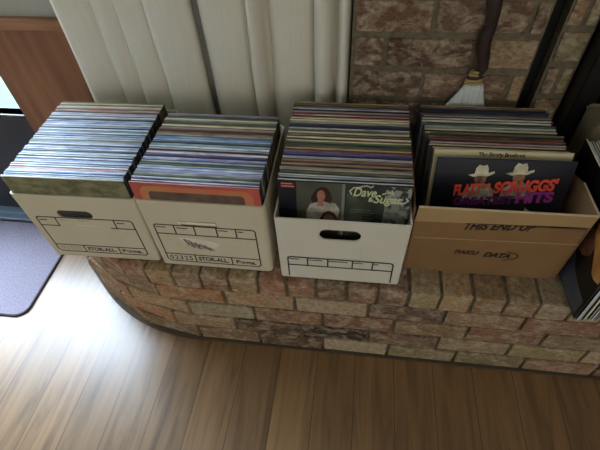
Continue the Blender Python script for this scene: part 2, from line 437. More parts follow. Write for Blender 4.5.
curtain_panel([(.231, .362, .050, .42, .3), (.362, .411, .072, .4, .4), (.416, .538, .046, .42, .25), (.538, .594, .070, .38, .5), (.602, .643, .068, .38, .5)],
              'right panel of the cream curtain, ending in narrow folds beside the brick wall', .514)
rod = empty('curtain_rod', (.25, .465, 1.96)); tag(rod, 'black metal rod carrying the two cream curtain panels', 'curtain rod')
obj('rod', tube([(-.55, 0, 0), (.5, 0, 0)], [.009, .009]), METALBLACK, rod, True)
for x in (-.55, .45): obj('bracket', boxbm(x-.01, x+.01, -.008, .05, -.014, .014), METALBLACK, rod)

# ------------------------------------------------------------ door mat
mt = empty('door_mat', (-.96, .237, FZ))
tag(mt, 'grey-lilac doormat with rounded corners and dark edging on the floor by the door', 'doormat')
obj('pile', prism(rrect(-.449, .444, -.222, .222, .045, 6), .0005, .0075, 'xy'), mat('grey_lilac_mat_pile', (152, 145, 160), .95, var=.2, scale=(140, 140, 140), bump=.5, spec=.1), mt)
outer = rrect(-.455, .450, -.228, .228, .05, 6); inner = rrect(-.449, .444, -.222, .222, .045, 6)
bm = bmesh.new()
vo = [[bm.verts.new((x, y, z)) for x, y in outer] for z in (0, .008)]; vi = [[bm.verts.new((x, y, z)) for x, y in inner] for z in (0, .008)]
n = len(outer)
for i in range(n):
    j = (i+1) % n
    bm.faces.new([vo[0][i], vo[0][j], vo[1][j], vo[1][i]]); bm.faces.new([vo[1][i], vo[1][j], vi[1][j], vi[1][i]])
    bm.faces.new([vi[1][i], vi[1][j], vi[0][j], vi[0][i]]); bm.faces.new([vi[0][i], vi[0][j], vo[0][j], vo[0][i]])
obj('edging', bm, mat('dark_mat_edging', (58, 54, 62), .8), mt)

# ------------------------------------------------------------ boxes
def shell(name, wb_, wt_, d, H, t, r, material, parent, sag=0.0, ty=0.0):
    bm = bmesh.new()
    def ring(w, dd, z, ins, yoff):
        return [bm.verts.new((x, y+yoff, z - (sag*math.cos(x/w*PI)**2 if z > H-.001 else 0))) for x, y in rrect(-w/2+ins, w/2-ins, ins, dd-ins, max(r-ins, .001), 6)]
    zs = [0, H*.33, H*.66, H]
    bul = [0, .3, .3, 0]
    outs = [ring(wb_+(wt_-wb_)*z/H, d, z, 0, ty*z/H) for z in zs]
    ins_ = [ring(wb_+(wt_-wb_)*z/H, d, z, t, ty*z/H) for z in [t] + zs[1:]]
    n = len(outs[0])
    for A, B in zip(outs, outs[1:]):
        for i in range(n): bm.faces.new([A[i], A[(i+1) % n], B[(i+1) % n], B[i]])
    for A, B in zip(ins_, ins_[1:]):
        for i in range(n): bm.faces.new([A[i], B[i], B[(i+1) % n], A[(i+1) % n]])
    for i in range(n): bm.faces.new([outs[-1][i], outs[-1][(i+1) % n], ins_[-1][(i+1) % n], ins_[-1][i]])
    bm.faces.new(outs[0][::-1]); bm.faces.new(ins_[0])
    return obj(name, bm, material, parent)
def stadium(x0, x1, z0, z1):
    return rrect(x0, x1, z0, z1, (z1-z0)/2-.0005, 6)
def box_label(parent, x0, x1, zt, zb, r1, rb, tops, bots, y0, faded=()):
    w = .0036; e = .008
    P = [(x0, zb+e, x0, zt-e, w), (x1, zb+e, x1, zt-e, w)]
    if rb is not None: P += [(x0+e, zb, x1-e, zb, w)]
    P += [(x0+e, zt, x1-e, zt, w), (x0, zt-e, x0+e*.3, zt-e*.3, w), (x0+e*.3, zt-e*.3, x0+e, zt, w), (x1, zt-e, x1-e*.3, zt-e*.3, w), (x1-e*.3, zt-e*.3, x1-e, zt, w)]
    if rb is not None: P += [(x0, zb+e, x0+e, zb, w), (x1, zb+e, x1-e, zb, w), (x0, rb, x1, rb, w)]
    if faded: P += [(x0, r1, x0+(x1-x0)*faded[0], r1, w), (x0+(x1-x0)*faded[1], r1, x1, r1, w)]
    else: P += [(x0, r1, x1, r1, w)]
    for f in tops: P.append((x0+(x1-x0)*f, r1, x0+(x1-x0)*f, zt, w))
    for f in bots: P.append((x0+(x1-x0)*f, zb, x0+(x1-x0)*f, rb, w))
    return outline('printed_form', P, INK, parent, y0)

# leftmost box
def storage_box(x, y, a, wb_, wt_, d, H, r, material, label, sag=0, ty=0):
    e = empty('storage_box', (x, y, .004), a); tag(e, label, 'box', 'white record boxes')
    return e, shell('box_walls', wb_, wt_, d, H, .004, r, material, e, sag, ty)
def small_captions(parent, xs, z, h, y0, mat_=None):
    # captions too small to read in the photo: a row of tiny marks of the same length
    for x, wd, t in xs:
        n = max(3, len(t)); c = wd/n
        outline('printed_caption', [(x+c*(k+.2), z+h*.5, x+c*(k+.62), z+h*.5, h*.55) for k in range(n)], mat_ or INK, parent, y0)

b1, s1 = storage_box(-.0296, .0337, .0237, .322, .334, .385, .253, .008, CARDWHITE, 'leftmost white cardboard record box, overhanging the curved hearth corner')
boolean_cut(s1, prism(stadium(-.068, .030, .170, .199), -.02, .02))
box_label(b1, -.138, .132, .170, .022, .136, .052, (.2, .81), (.31, .70), .0, (.2, .75))
small_captions(b1, [(-.132, .022, 'SIZE'), (.088, .02, 'DATE')], .155, .006, 0)
small_captions(b1, [(-.07, .03, 'NAME'), (-.02, .03, 'CONTENTS')], .158, .005, 0, FADED)
lettering('box_number', '02325', -.129, -.064, .031, .044, FADED, b1, 0, bold=.01)
lettering('box_brand_print', 'STOR-ALL.', -.046, .040, .030, .045, INK, b1, 0, bold=.03)
lettering('box_maker_print', 'Perma.', .060, .120, .030, .045, INK, b1, 0, bold=.03)
outline('tape_edge', [(-.03, .143, .035, .141, .004)], mat('off_white_tape', (222, 216, 200), .5), b1, 0)

b2, s2 = storage_box(.3037, .0307, .0037, .324, .330, .326, .262, .014, CARDWHITE, 'second white record box from the left, with a torn closed handle slit', .006)
boolean_cut(s2, prism(stadium(-.060, .034, .1745, .1835), -.02, .02))
# torn handle flap folded above the slit
bm = bmesh.new(); add_box(bm, -.066, .034, -.004, -.0005, .184, .194, bevel=.001); obj('torn_handle_flap', bm, mat('bare_torn_cardboard', (228, 216, 190), .9, rgb2=(190, 160, 120), scale=(60, 60, 60), lo=.3, hi=.45), b2)
box_label(b2, -.138, .131, .174, .018, .138, .051, (.2, .40, .62, .81), (.31, .70), .0)
small_captions(b2, [(-.132, .026, 'SIZE'), (-.078, .03, 'MONTH'), (.033, .026, 'FROM'), (.085, .015, 'TO')], .161, .006, 0)
lettering('box_number', '02325', -.130, -.064, .025, .043, INK, b2, 0, bold=.005, spacing=1.2)
lettering('box_brand_print', 'STOR-ALL.', -.046, .040, .026, .044, INK, b2, 0, bold=.03)
lettering('box_maker_print', 'Perma.', .062, .118, .026, .042, INK, b2, 0, bold=.03)
random.seed(5)
P = []
for k in range(26):
    x = -.070+.070*k/25
    P.append((x, .117-.028*k/25+random.uniform(-.004, .004), x+.008, .090-.014*k/25+random.uniform(-.004, .005), .0022))
outline('marker_scribble', P, mat('dark_scuffed_marker', (70, 66, 64), .8, rgb2=(140, 134, 124), scale=(90, 90, 90)), b2, 0)
print_poly('scuffed_patch', [(-.082, .126), (-.02, .122), (.03, .110), (.022, .098), (.0, .084), (-.05, .088), (-.075, .1)], mat('pale_scuffed_cardboard', (222, 214, 198), .9), b2, 0, .0001)

b3, s3 = storage_box(.6523, .0207, .0075, .3215, .3272, .40, .237, .008, CARDWHITE3, 'third record box from the left, bright white with a dark oval handle hole', 0, .004)
boolean_cut(s3, prism(stadium(-.054, .048, .168, .206), -.02, .02))
box_label(b3, -.137, .137, .092, -.0, .058, None, (.19, .385, .62, .81), (), .0)
small_captions(b3, [(-.133, .026, 'TITLE'), (-.082, .036, 'CONTENTS'), (-.029, .05, 'DEPARTMENT'), (.036, .025, 'FROM'), (.088, .012, 'TO')], .079, .006, .001)
outline('corrugation_crease', [(-.055, .17, -.055, .236, .0012), (.052, .0, .052, .16, .001), (-.03, .21, -.03, .236, .001)], mat('pale_crease', (196, 192, 182), .8), b3, .001)

# tan carton
b4 = empty('cardboard_carton', (1.02, .08, .003)); tag(b4, 'open tan cardboard carton printed THIS END UP, on the right of the hearth', 'carton')
def slab(pts4, th, normal):
    bm = bmesh.new(); n = Vector(normal)*th
    A = [bm.verts.new(Vector(p)) for p in pts4]; B = [bm.verts.new(Vector(p)+n) for p in pts4]
    bm.faces.new(A); bm.faces.new(B[::-1]); k = len(A)
    for i in range(k): bm.faces.new([A[i], B[i], B[(i+1) % k], A[(i+1) % k]])
    return bm
XL0, XR0, XL1, XR1 = -.188, .206, -.199, .186
def fy(z): return -.10*z
fr = obj('front_panel', slab([(XL0, 0, 0), (XR0, 0, 0), (XR1-.002, fy(.226), .226), (XL1+.002, fy(.226), .226)], .004, (0, 1, .1)), KRAFT, b4)
fl = obj('front_flap', slab([(XL1+.002, fy(.224)-.004, .226), (XR1-.001, fy(.24)-.004, .244), (XR1, fy(.278)-.003, .281), (XL1+.004, fy(.275)-.003, .276)], .0045, (0, 1, .1)), KRAFT_LIT, b4)
fe = obj('flap_edge', slab([(XL1+.004, fy(.275)-.003, .2762), (XR1, fy(.278)-.003, .2812), (XR1, fy(.278)-.003, .2835), (XL1+.004, fy(.275)-.003, .2785)], .0045, (0, 1, .1)), KRAFTEDGE, fl)
obj('crease', slab([(XL0, fy(.156)-.0012, .154), (XR0-.012, fy(.170)-.0012, .170), (XR0-.012, fy(.17)-.0012, .173), (XL0, fy(.156)-.0012, .157)], .001, (0, 1, .1)), KRAFT_LIT, fr)
obj('left_panel', slab([(XL0, .001, 0), (XL0, .322, 0), (XL0+.0, .322, .22), (XL1-.0, -.018, .262)], .004, (-1, 0, 0)), KRAFT, b4)
rp = obj('right_panel', slab([(XR0, .004, 0), (XR0, .328, 0), (XR0-.002, .328, .17), (XR0-.008, .10, .262), (XR1, -.024, .280)], .004, (1, 0, 0)), KRAFT, b4)
obj('panel_edge', slab([(XR0-.008, .10, .2622), (XR1, -.024, .2802), (XR1, -.024, .2822), (XR0-.008, .10, .2642)], .004, (1, 0, 0)), KRAFTEDGE, rp)
obj('back_panel', slab([(XL0, .324, 0), (XR0, .324, 0), (XR0, .324, .168), (XL0, .324, .168)], .004, (0, 1, 0)), KRAFT, b4)
obj('bottom_panel', boxbm(XL0, XR0, .005, .323, 0, .003), KRAFT, b4)
# print on the sloping front: letters built in the panel's own plane
pr = bpy.data.objects.new('printed_front', None)
def sloped_letters(*a, **k):
    o = lettering(*a, **k)
    for v in o.data.vertices: v.co.y += fy(v.co.z)
    return o
sloped_letters('printed_words', 'THIS END UP', -.080, .076, .201, .231, INK, fr, -.0004, shear=.25, bold=.035, slope=.075, spacing=1.02)
RB = mat('dark_red_brown_print', (74, 44, 34), .6)
sloped_letters('printed_logo', 'PAKU', -.077, -.016, .094, .113, RB, fr, -.0004, shear=.2, bold=.06)
sloped_letters('printed_logo', 'DATA', -.004, .062, .089, .111, INK, fr, -.0004, shear=.3, bold=.06)
P = [(.03+.05*math.cos(t), .099+.022*math.sin(t), .03+.05*math.cos(t+.2), .099+.022*math.sin(t+.2), .0035) for t in [-1.2+.2*k for k in range(12)]]
o = outline('printed_swoosh', P, RB, fr, -.0004)
for v in o.data.vertices: v.co.y += fy(v.co.z)

# ------------------------------------------------------------ records
ORD = ['first', 'second', 'third', 'fourth', 'fifth', 'sixth', 'seventh', 'eighth', 'ninth', 'tenth', 'eleventh', 'twelfth', 'thirteenth', 'fourteenth', 'fifteenth', 'sixteenth', 'seventeenth', 'eighteenth', 'nineteenth']
TEN = {2: 'twenty', 3: 'thirty', 4: 'forty', 5: 'fifty', 6: 'sixty', 7: 'seventy'}
TENTH = {2: 'twentieth', 3: 'thirtieth', 4: 'fortieth', 5: 'fiftieth', 6: 'sixtieth', 7: 'seventieth'}
def ordinal(n):
    if n < 20: return ORD[n-1]
    return TENTH[n//10] if n % 10 == 0 else TEN[n//10]+'-'+ORD[n % 10-1]
EDGE = {  # edge colour of a sleeve: main, fleck
 'white': ((222, 226, 232), (150, 160, 178)), 'pale blue': ((168, 186, 214), (110, 128, 168)), 'blue': ((96, 118, 172), (190, 198, 214)),
 'grey': ((158, 157, 150), (104, 103, 100)), 'dark grey': ((74, 76, 80), (40, 40, 44)), 'black': ((30, 30, 34), (90, 90, 96)),
 'cream': ((224, 210, 174), (190, 172, 132)), 'tan': ((160, 136, 104), (116, 94, 70)), 'brown': ((104, 78, 62), (164, 138, 110)),
 'maroon': ((116, 66, 70), (74, 44, 48)), 'red': ((158, 88, 70), (120, 58, 48)), 'orange': ((208, 156, 96), (176, 116, 72)),
 'purple': ((92, 80, 116), (138, 128, 158)), 'lilac': ((156, 144, 178), (210, 206, 220)), 'teal': ((92, 138, 150), (160, 188, 192)),
 'green': ((96, 116, 84), (58, 74, 52)), 'pink': ((186, 128, 134), (226, 204, 204)), 'navy': ((32, 40, 76), (20, 24, 44)),
 'pale grey': ((184, 188, 188), (120, 126, 130)), 'olive': ((118, 116, 82), (78, 76, 54))}
def scatter(M):
    # every sleeve gets its own piece of the pattern
    nt = M.node_tree
    if 'own' in nt.nodes: return M
    mp = [n for n in nt.nodes if n.type == 'MAPPING'][0]
    oi = nt.nodes.new('ShaderNodeObjectInfo'); oi.name = 'own'
    mu = nt.nodes.new('ShaderNodeMath'); mu.operation = 'MULTIPLY'; mu.inputs[1].default_value = 90
    nt.links.new(oi.outputs['Random'], mu.inputs[0]); nt.links.new(mu.outputs[0], mp.inputs['Location'])
    return M
def edge_mat(c):
    a, b = EDGE[c]
    return scatter(mat('sleeve_'+c.replace(' ', '_'), a, .4, rgb2=b, scale=(16, 8, 8), detail=8, lo=.28, hi=.54, spec=.5))
def face_mat(c):
    a, b = EDGE[c]
    return mat('cover_'+c.replace(' ', '_'), tuple(int(x*.8) for x in a), .5, rgb2=tuple(int(x*.75) for x in b), scale=(14, 14, 14), detail=5, lo=.3, hi=.7, spec=.4)
def sleeve_mesh(w, h, t, ec, fc):
    """a card sleeve with a rounded folded top edge and a slightly swollen middle"""
    bm = bmesh.new()
    nx = 6
    prof_ = [(-t/2, 0), (-t/2, h-.0014), (-t*.34, h-.0003), (0, h), (t*.34, h-.0003), (t/2, h-.0014), (t/2, 0)]
    rings = []
    for i in range(nx+1):
        x = -w/2 + w*i/nx; sw = 1 + .10*math.sin(PI*i/nx); e = .8 if i in (0, nx) else 1
        rings.append([bm.verts.new((x, y*sw*e, z)) for y, z in prof_])
    n = len(prof_)
    for A, B in zip(rings, rings[1:]):
        for k in range(n):
            f = bm.faces.new([A[k], B[k], B[(k+1) % n], A[(k+1) % n]]); f.material_index = 0 if k in (1, 2, 3, 4) else 1
    for r_ in (rings[0], rings[-1]):
        f = bm.faces.new(r_); f.material_index = 1
    bmesh.ops.recalc_face_normals(bm, faces=bm.faces)
    me = bpy.data.meshes.new('record_sleeve'); bm.to_mesh(me); bm.free()
    me.materials.append(edge_mat(ec)); me.materials.append(face_mat(fc or ec))
    return me
def sleeve(x, yb, yt, w, h, t, ec, fc, label, group, a=0.0, base=.008, zt=None):
    """bottom centre (x, yb), top leaning back to yt"""
    o = bpy.data.objects.new('record_sleeve', sleeve_mesh(w, h, t, ec, fc)); COL.objects.link(o)
    o.location = (x, yb, base); lean = math.asin(max(-.9, min(.9, (yt-yb)/h)))
    o.rotation_euler = (-lean, 0, a)
    tag(o, label, 'record', group); return o
def fill(frame, yb0, yb1, yt0, yt1, x0, x1, a, cols, tmin, phrase, group, h0=.310, first=1, hj=.003, xj=.0014, base=.0082, total=None, w0=.311):
    """a run of sleeves from front to back inside a box"""
    out = []; n = len(cols)
    th = [random.uniform(.8, 1.25) for _ in cols]; s = sum(th); acc = 0
    span = min(abs(yb1-yb0), abs(yt1-yt0))
    tot = total or (n+first-1)
    for i, c in enumerate(cols):
        f = (acc+th[i]/2)/s; acc += th[i]
        t = th[i]/s*span*.9
        k = first+i; back = tot-k+1
        where = ordinal(k)+' from the front' if k <= back else ordinal(back)+' from the back'
        if back == 1: where = 'rearmost'
        x = x0+(x1-x0)*f
        yb, yt = yb0+(yb1-yb0)*f, yt0+(yt1-yt0)*f
        dx = -math.sin(a)*(yb-yb0)*0
        out.append(sleeve(x+random.uniform(-xj, xj), yb, yt, w0+random.uniform(-.0015, .001), h0+random.uniform(-hj, hj)*.6, t, c, random.choice(['dark grey', c, 'brown', 'black']),
                          '%s-edged record sleeve, %s in %s' % (c, where, phrase), group, a, base))
    return out
random.seed(21)
# box 1 : from front to back
w1_ = ['white', 'pale blue', 'blue', 'white', 'pale grey', 'pink', 'white', 'pale blue', 'dark grey', 'white', 'pale blue', 'blue', 'white', 'navy', 'pale grey', 'teal', 'white', 'pale blue',
       'dark grey', 'white', 'blue', 'pale grey', 'navy', 'white', 'pale blue', 'grey', 'green', 'white', 'pale grey', 'blue', 'pale blue', 'dark grey', 'white', 'teal', 'pale grey', 'white',
       'navy', 'pale blue', 'grey', 'white', 'blue', 'pale grey', 'pale blue', 'black', 'grey', 'white', 'pale grey', 'lilac', 'pale grey', 'navy', 'tan', 'pink', 'tan', 'pale grey', 'cream', 'brown', 'grey', 'cream', 'olive']
N1 = len(w1_)+1
ph1 = 'the leftmost white box'
def camo_front():
    a = .0237; o = empty('record_sleeve', (-.0300, .0415, .0082), a)
    tag(o, 'olive green camouflage-like record cover, frontmost in the leftmost white box', 'record', 'records in the leftmost box')
    me = sleeve_mesh(.318, .306, .005, 'pale grey', 'black'); c = link('sleeve', me, None, o)  # black lower face: painted shade seen through the handle hole
    CM = mat('mottled_olive_cover_art', (134, 132, 102), .5, rgb2=(86, 88, 64), scale=(30, 30, 50), detail=6, lo=.36, hi=.62)
    print_poly('cover_art', [(-.158, .2), (.158, .2), (.158, .304), (-.158, .304)], CM, o, -.0029)
    print_poly('cover_border', [(-.158, .3035), (.158, .3035), (.158, .3057), (-.158, .3057)], mat('cream_cover_border', (206, 200, 170), .5), o, -.0029, .0002)
    return o
camo_front()
fill(None, .048, .370, .046, .366, -.0300, -.0375, .0237, w1_, 0, ph1, 'records in the leftmost box', h0=.306, first=2, total=N1)
# box 2
w2_ = ['white', 'purple', 'white', 'green', 'pale grey', 'lilac', 'pale blue', 'white', 'blue', 'pale grey', 'green', 'dark grey', 'pale grey', 'blue', 'lilac', 'navy', 'purple', 'white', 'pink', 'black', 'pale grey',
       'white', 'teal', 'pale grey', 'dark grey', 'teal', 'pale blue', 'teal', 'blue', 'grey', 'tan', 'brown', 'black', 'maroon', 'tan', 'grey', 'cream', 'tan', 'dark grey', 'green', 'grey', 'cream', 'pale grey', 'green', 'black', 'purple', 'grey']
N2 = len(w2_)+1
def red_front():
    o = empty('record_sleeve', (.3037, .0385, .0082), .0037)
    tag(o, 'salmon red record cover with a tan inner frame, frontmost in the second white box', 'record', 'records in the second box')
    c = link('sleeve', sleeve_mesh(.315, .312, .005, 'pink', 'black'), None, o)  # face below the print is black, as painted shade behind the slit
    y = -.0029
    print_poly('cover_ground', [(-.157, .2), (.157, .2), (.157, .310), (-.157, .310)], mat('salmon_red_print', (200, 92, 84), .5, rgb2=(180, 78, 72), scale=(20, 20, 20)), o, y)
    print_poly('cover_frame', rrect(-.138, .140, .15, .302, .022), mat('tan_print', (186, 132, 88), .5, rgb2=(200, 110, 80), scale=(14, 14, 14)), o, y-.0003)
    print_poly('cover_picture', rrect(-.118, .118, .15, .286, .010), mat('brown_grey_picture', (108, 88, 76), .5, rgb2=(84, 66, 60), scale=(30, 30, 30)), o, y-.0006)
    return o
red_front()
fill(None, .046, .330, .044, .318, .3037, .3065, .0037, w2_, 0, 'the second white box from the left', 'records in the second box', h0=.313, first=2, total=N2)
# box 3
w3_ = ['grey', 'pale grey', 'dark grey', 'olive', 'grey', 'tan', 'black', 'tan', 'maroon', 'tan', 'grey', 'lilac', 'navy', 'purple', 'purple', 'maroon', 'orange', 'cream', 'green', 'dark grey', 'green', 'cream', 'cream', 'black', 'grey', 'brown', 'cream',
       'olive', 'pale grey', 'dark grey', 'navy', 'dark grey', 'pale grey', 'cream', 'cream', 'tan', 'maroon', 'pink', 'maroon', 'grey', 'maroon', 'lilac', 'black', 'grey', 'dark grey', 'olive', 'tan']
N3 = len(w3_)+1
def duet_front():
    o = empty('record_sleeve', (.6523, .0365, .0082), .0075)
    yt = .080; o.rotation_euler = (-math.asin((yt-.0365)/.314), 0, .0075)
    tag(o, 'record cover with woman in white and curly Dave & Sugar title, frontmost in third box', 'record', 'records in the third box')
    link('sleeve', sleeve_mesh(.312, .3135, .004, 'pale grey', 'dark grey'), None, o)
    y = -.0025
    G = mat('grey_green_studio_print', (84, 86, 74), .4, rgb2=(70, 72, 62), scale=(12, 12, 12))
    print_poly('left_band', [(-.155, .15), (-.112, .15), (-.112, .308), (-.155, .308)], mat('navy_print', (22, 24, 36), .4), o, y)
    print_poly('studio_backdrop', [(-.112, .15), (-.004, .15), (-.004, .308), (-.112, .308)], G, o, y)
    print_poly('fold_line', [(-.004, .15), (.003, .15), (.003, .308), (-.004, .308)], mat('pale_fold_line', (128, 130, 122), .4), o, y)
    print_poly('right_backdrop', [(.003, .15), (.155, .15), (.155, .308), (.003, .308)], mat('dark_teal_print', (34, 44, 42), .4, rgb2=(62, 68, 58), scale=(18, 18, 18)), o, y)
    print_poly('foliage_patch', [(.105, .235), (.155, .215), (.155, .307), (.100, .307), (.094, .285)], mat('mottled_leaf_print', (150, 152, 146), .4, rgb2=(48, 54, 50), scale=(70, 70, 70), lo=.44, hi=.54), o, y-.0003)
    print_poly('pale_garment', [(.094, .15), (.150, .15), (.150, .238), (.130, .262), (.098, .258)], mat('pale_garment_print', (128, 128, 120), .4, rgb2=(60, 62, 60), scale=(60, 60, 60), lo=.36, hi=.5), o, y-.0005)
    print_poly('green_figure', [(.008, .15), (.046, .15), (.048, .25), (.030, .272), (.014, .285), (.007, .278)], mat('olive_figure_print', (86, 92, 74), .4, rgb2=(60, 68, 56), scale=(30, 30, 30)), o, y-.0003)
    # red block with two short lines
    print_poly('red_block', [(-.149, .290), (-.115, .290), (-.115, .306), (-.149, .306)], mat('dark_red_print', (120, 22, 26), .4), o, y-.0003)
    PWL = mat('pink_white_letters', (214, 160, 152), .4)
    outline('small_words', [(-.146+.0042*k, .302, -.1435+.0042*k, .302, .003) for k in range(6)] + [(-.146+.0042*k, .2945, -.1435+.0042*k, .2945, .003) for k in range(7)], PWL, o, y-.0007)
    SK = mat('skin_tone_print', (176, 120, 98), .4, rgb2=(150, 96, 78), scale=(40, 40, 40)); HR = mat('dark_hair_print', (46, 28, 24), .4, rgb2=(66, 36, 28), scale=(50, 50, 50))
    def ell(cx, cz, rx, rz, n=18, k=0): return [(cx+rx*math.cos(2*PI*i/n), cz+rz*math.sin(2*PI*i/n)) for i in range(n)]
    print_poly('white_blouse', [(-.092, .15), (-.024, .15), (-.012, .200), (-.008, .232), (-.018, .250), (-.040, .256), (-.062, .254), (-.078, .246), (-.088, .225)], mat('cream_blouse_print', (196, 190, 176), .4, rgb2=(150, 142, 130), scale=(34, 34, 34)), o, y-.0004)
    print_poly('woman_hair', [(-.074, .248), (-.078, .265), (-.068, .285), (-.056, .297), (-.042, .297), (-.032, .285), (-.026, .265), (-.030, .25), (-.05, .256)], HR, o, y-.0006)
    print_poly('woman_neck', [(-.062, .24), (-.046, .24), (-.047, .262), (-.060, .262)], SK, o, y-.0008)
    print_poly('woman_face', ell(-.053, .272, .010, .016), SK, o, y-.001)
    print_poly('second_head_hair', [(-.054, .15), (-.056, .20), (-.048, .220), (-.034, .228), (-.020, .221), (-.011, .204), (-.010, .15)], HR, o, y-.0012)
    print_poly('second_face', ell(-.034, .198, .013, .018), mat('tan_face_print', (120, 88, 76), .4), o, y-.0014)
    YG = mat('yellow_green_letters', (204, 212, 168), .4); WL = mat('white_letters', (220, 224, 214), .4)
    def swash(name, pts_, m_, w=.003): outline(name, [(*p, *q, w) for p, q in zip(pts_, pts_[1:])], m_, o, y-.0010)
    lettering('title_words', 'Dave', .022, .076, .276, .301, YG, o, y-.0012, shear=.3, bold=.02)
    lettering('title_words', '&', .058, .070, .262, .275, YG, o, y-.0012, bold=.02)
    lettering('title_words', 'Sugar', .070, .138, .252, .283, YG, o, y-.0012, shear=.3, bold=.02)
    swash('title_swash', [(.018, .282), (.014, .29), (.022, .300), (.04, .303)], YG); swash('title_swash', [(.040, .3045), (.052, .3075), (.062, .303), (.066, .307)], YG)
    swash('title_swash', [(.09, .286), (.105, .292), (.114, .287), (.11, .297)], YG); swash('title_swash', [(.126, .262), (.140, .262), (.150, .270), (.145, .276)], WL)
    bmh = [(.018, .236-.008*k, .018+.055*(1 if k % 2 else .85), .2355-.008*k, .0012) for k in range(6)]
    outline('small_print_lines', bmh, mat('dim_small_print', (110, 118, 96), .4), o, y-.0008)
    return o
duet_front()
fill(None, .0415, .392, .0865, .393, .6530, .6500, .0075, w3_, 0, 'the third box from the left', 'records in the third box', h0=.3125, first=2, total=N3, base=.0085, hj=.006, xj=.0012)
# carton
CG = 'records in the tan carton'
def bluegrass_front():
    o = empty('record_sleeve', (1.0315, .100, .0075), .03)
    o.rotation_euler = (-math.asin(.087/.315), 0, .03)
    tag(o, "dark navy record cover with red FLATT and SCRUGGS' letters, frontmost in the tan carton", 'record', CG)
    link('sleeve', sleeve_mesh(.320, .323, .004, 'navy', 'navy'), None, o)
    y = -.0026
    print_poly('cover_ground', [(-.158, .05), (.158, .05), (.158, .321), (-.158, .321)], mat('midnight_blue_print', (15, 18, 36), .35, rgb2=(11, 12, 22), scale=(10, 10, 10), spec=.5), o, y)
    OR = mat('orange_red_letters', (252, 98, 58), .4, rgb2=(238, 78, 72), scale=(30, 30, 30)); PU = mat('purple_letters', (190, 66, 170), .4, rgb2=(150, 48, 150), scale=(30, 30, 30))
    def slanted(text, x0, x1, z0, z1, m_, sl, lay_=.0022, **k):
        return lettering('title_words', text, x0, x1, z0, z1, m_, o, y-lay_, slope=sl, bold=.05, **k)
    HAT = mat('straw_hat_print', (228, 220, 196), .4, rgb2=(190, 180, 150), scale=(50, 50, 50)); FC = mat('dim_face_print', (158, 118, 90), .4, rgb2=(90, 64, 52), scale=(70, 70, 70))
    ST = mat('white_shirt_print', (196, 190, 172), .4, rgb2=(128, 120, 106), scale=(50, 50, 50)); CT = mat('dark_coat_print', (30, 30, 40), .4)
    for cx, cz, s in ((-.052, .279, 1.0), (.036, .286, 1.05)):
        print_poly('figure_shirt', [(cx-.010, cz-.022), (cx+.014, cz-.020), (cx+.038, cz-.036), (cx+.044, cz-.07), (cx-.034, cz-.07), (cx-.030, cz-.040)], ST, o, y-.0004)
        print_poly('figure_coat', [(cx-.030, cz-.10), (cx+.036, cz-.10), (cx+.036, cz-.065), (cx-.030, cz-.065)], CT, o, y-.0006)
        print_poly('figure_face', [(cx-.012, cz+.006), (cx+.014, cz+.006), (cx+.015, cz-.012), (cx+.008, cz-.027), (cx-.005, cz-.026), (cx-.013, cz-.010)], FC, o, y-.0008)
        print_poly('figure_hat', [(cx-.030*s, cz+.002), (cx-.015*s, cz+.006), (cx-.014*s, cz+.020), (cx-.008*s, cz+.030), (cx+.001*s, cz+.027), (cx+.010*s, cz+.030), (cx+.015*s, cz+.020), (cx+.016*s, cz+.009), (cx+.030*s, cz+.014), (cx+.031*s, cz+.008), (cx+.017*s, cz+.000), (cx-.002*s, cz+.001), (cx-.016*s, cz-.003)], HAT, o, y-.0010)
    slanted('FLATT &', -.108, -.018, .222, .254, OR, .10)
    slanted("SCRUGGS'", -.014, .130, .232, .266, OR, .10)
    slanted('GREATEST', -.104, .040, .194, .218, mat('dim_purple_letters', (112, 44, 112), .4), .08, .0020)
    slanted('HITS', .044, .130, .207, .238, PU, .08, .0020)
    outline('corner_mark', [(-.150, .300, -.150, .314, .001), (-.150, .314, -.134, .314, .001), (-.134, .314, -.134, .300, .001), (-.134, .3, -.15, .3, .001)], mat('dim_grey_blue_mark', (60, 68, 80), .4), o, y)
    print_poly('pale_corner_wedge', [(.05, .188), (.072, .196), (.086, .186)], mat('pale_teal_print', (170, 196, 196), .4), o, y-.0004)  # small pale teal triangle on the cover
    return o
bluegrass_front()
def cream_second():
    o = empty('record_sleeve', (1.026, .1185, .0075), .02); o.rotation_euler = (-math.asin(.096/.324), 0, .02)
    tag(o, 'cream record cover lettered The Everly Brothers, directly behind the dark navy one', 'record', CG)
    link('sleeve', sleeve_mesh(.323, .329, .004, 'cream', 'cream'), None, o)
    print_poly('cover_ground', [(-.160, .05), (.160, .05), (.160, .327), (-.160, .327)], mat('cream_cover_print', (222, 208, 168), .5, rgb2=(210, 196, 154), scale=(6, 6, 6)), o, -.0026)
    lettering('title_words', 'The Everly Brothers', -.056, .052, .3115, .3245, INK, o, -.0030, bold=.03)
    return o
cream_second()
w4_ = ['dark grey', 'cream', 'cream', 'black', 'pink', 'red', 'brown', 'brown', 'olive', 'cream', 'cream', 'pale grey', 'green', 'black', 'white', 'cream', 'maroon', 'grey', 'purple', 'dark grey', 'navy', 'brown', 'cream']
fill(None, .134, .398, .224, .400, 1.020, 1.000, .012, w4_, 0, 'the tan carton', CG, h0=.313, first=3, total=len(w4_)+2, hj=.008, xj=.008, base=.0085, w0=.322)

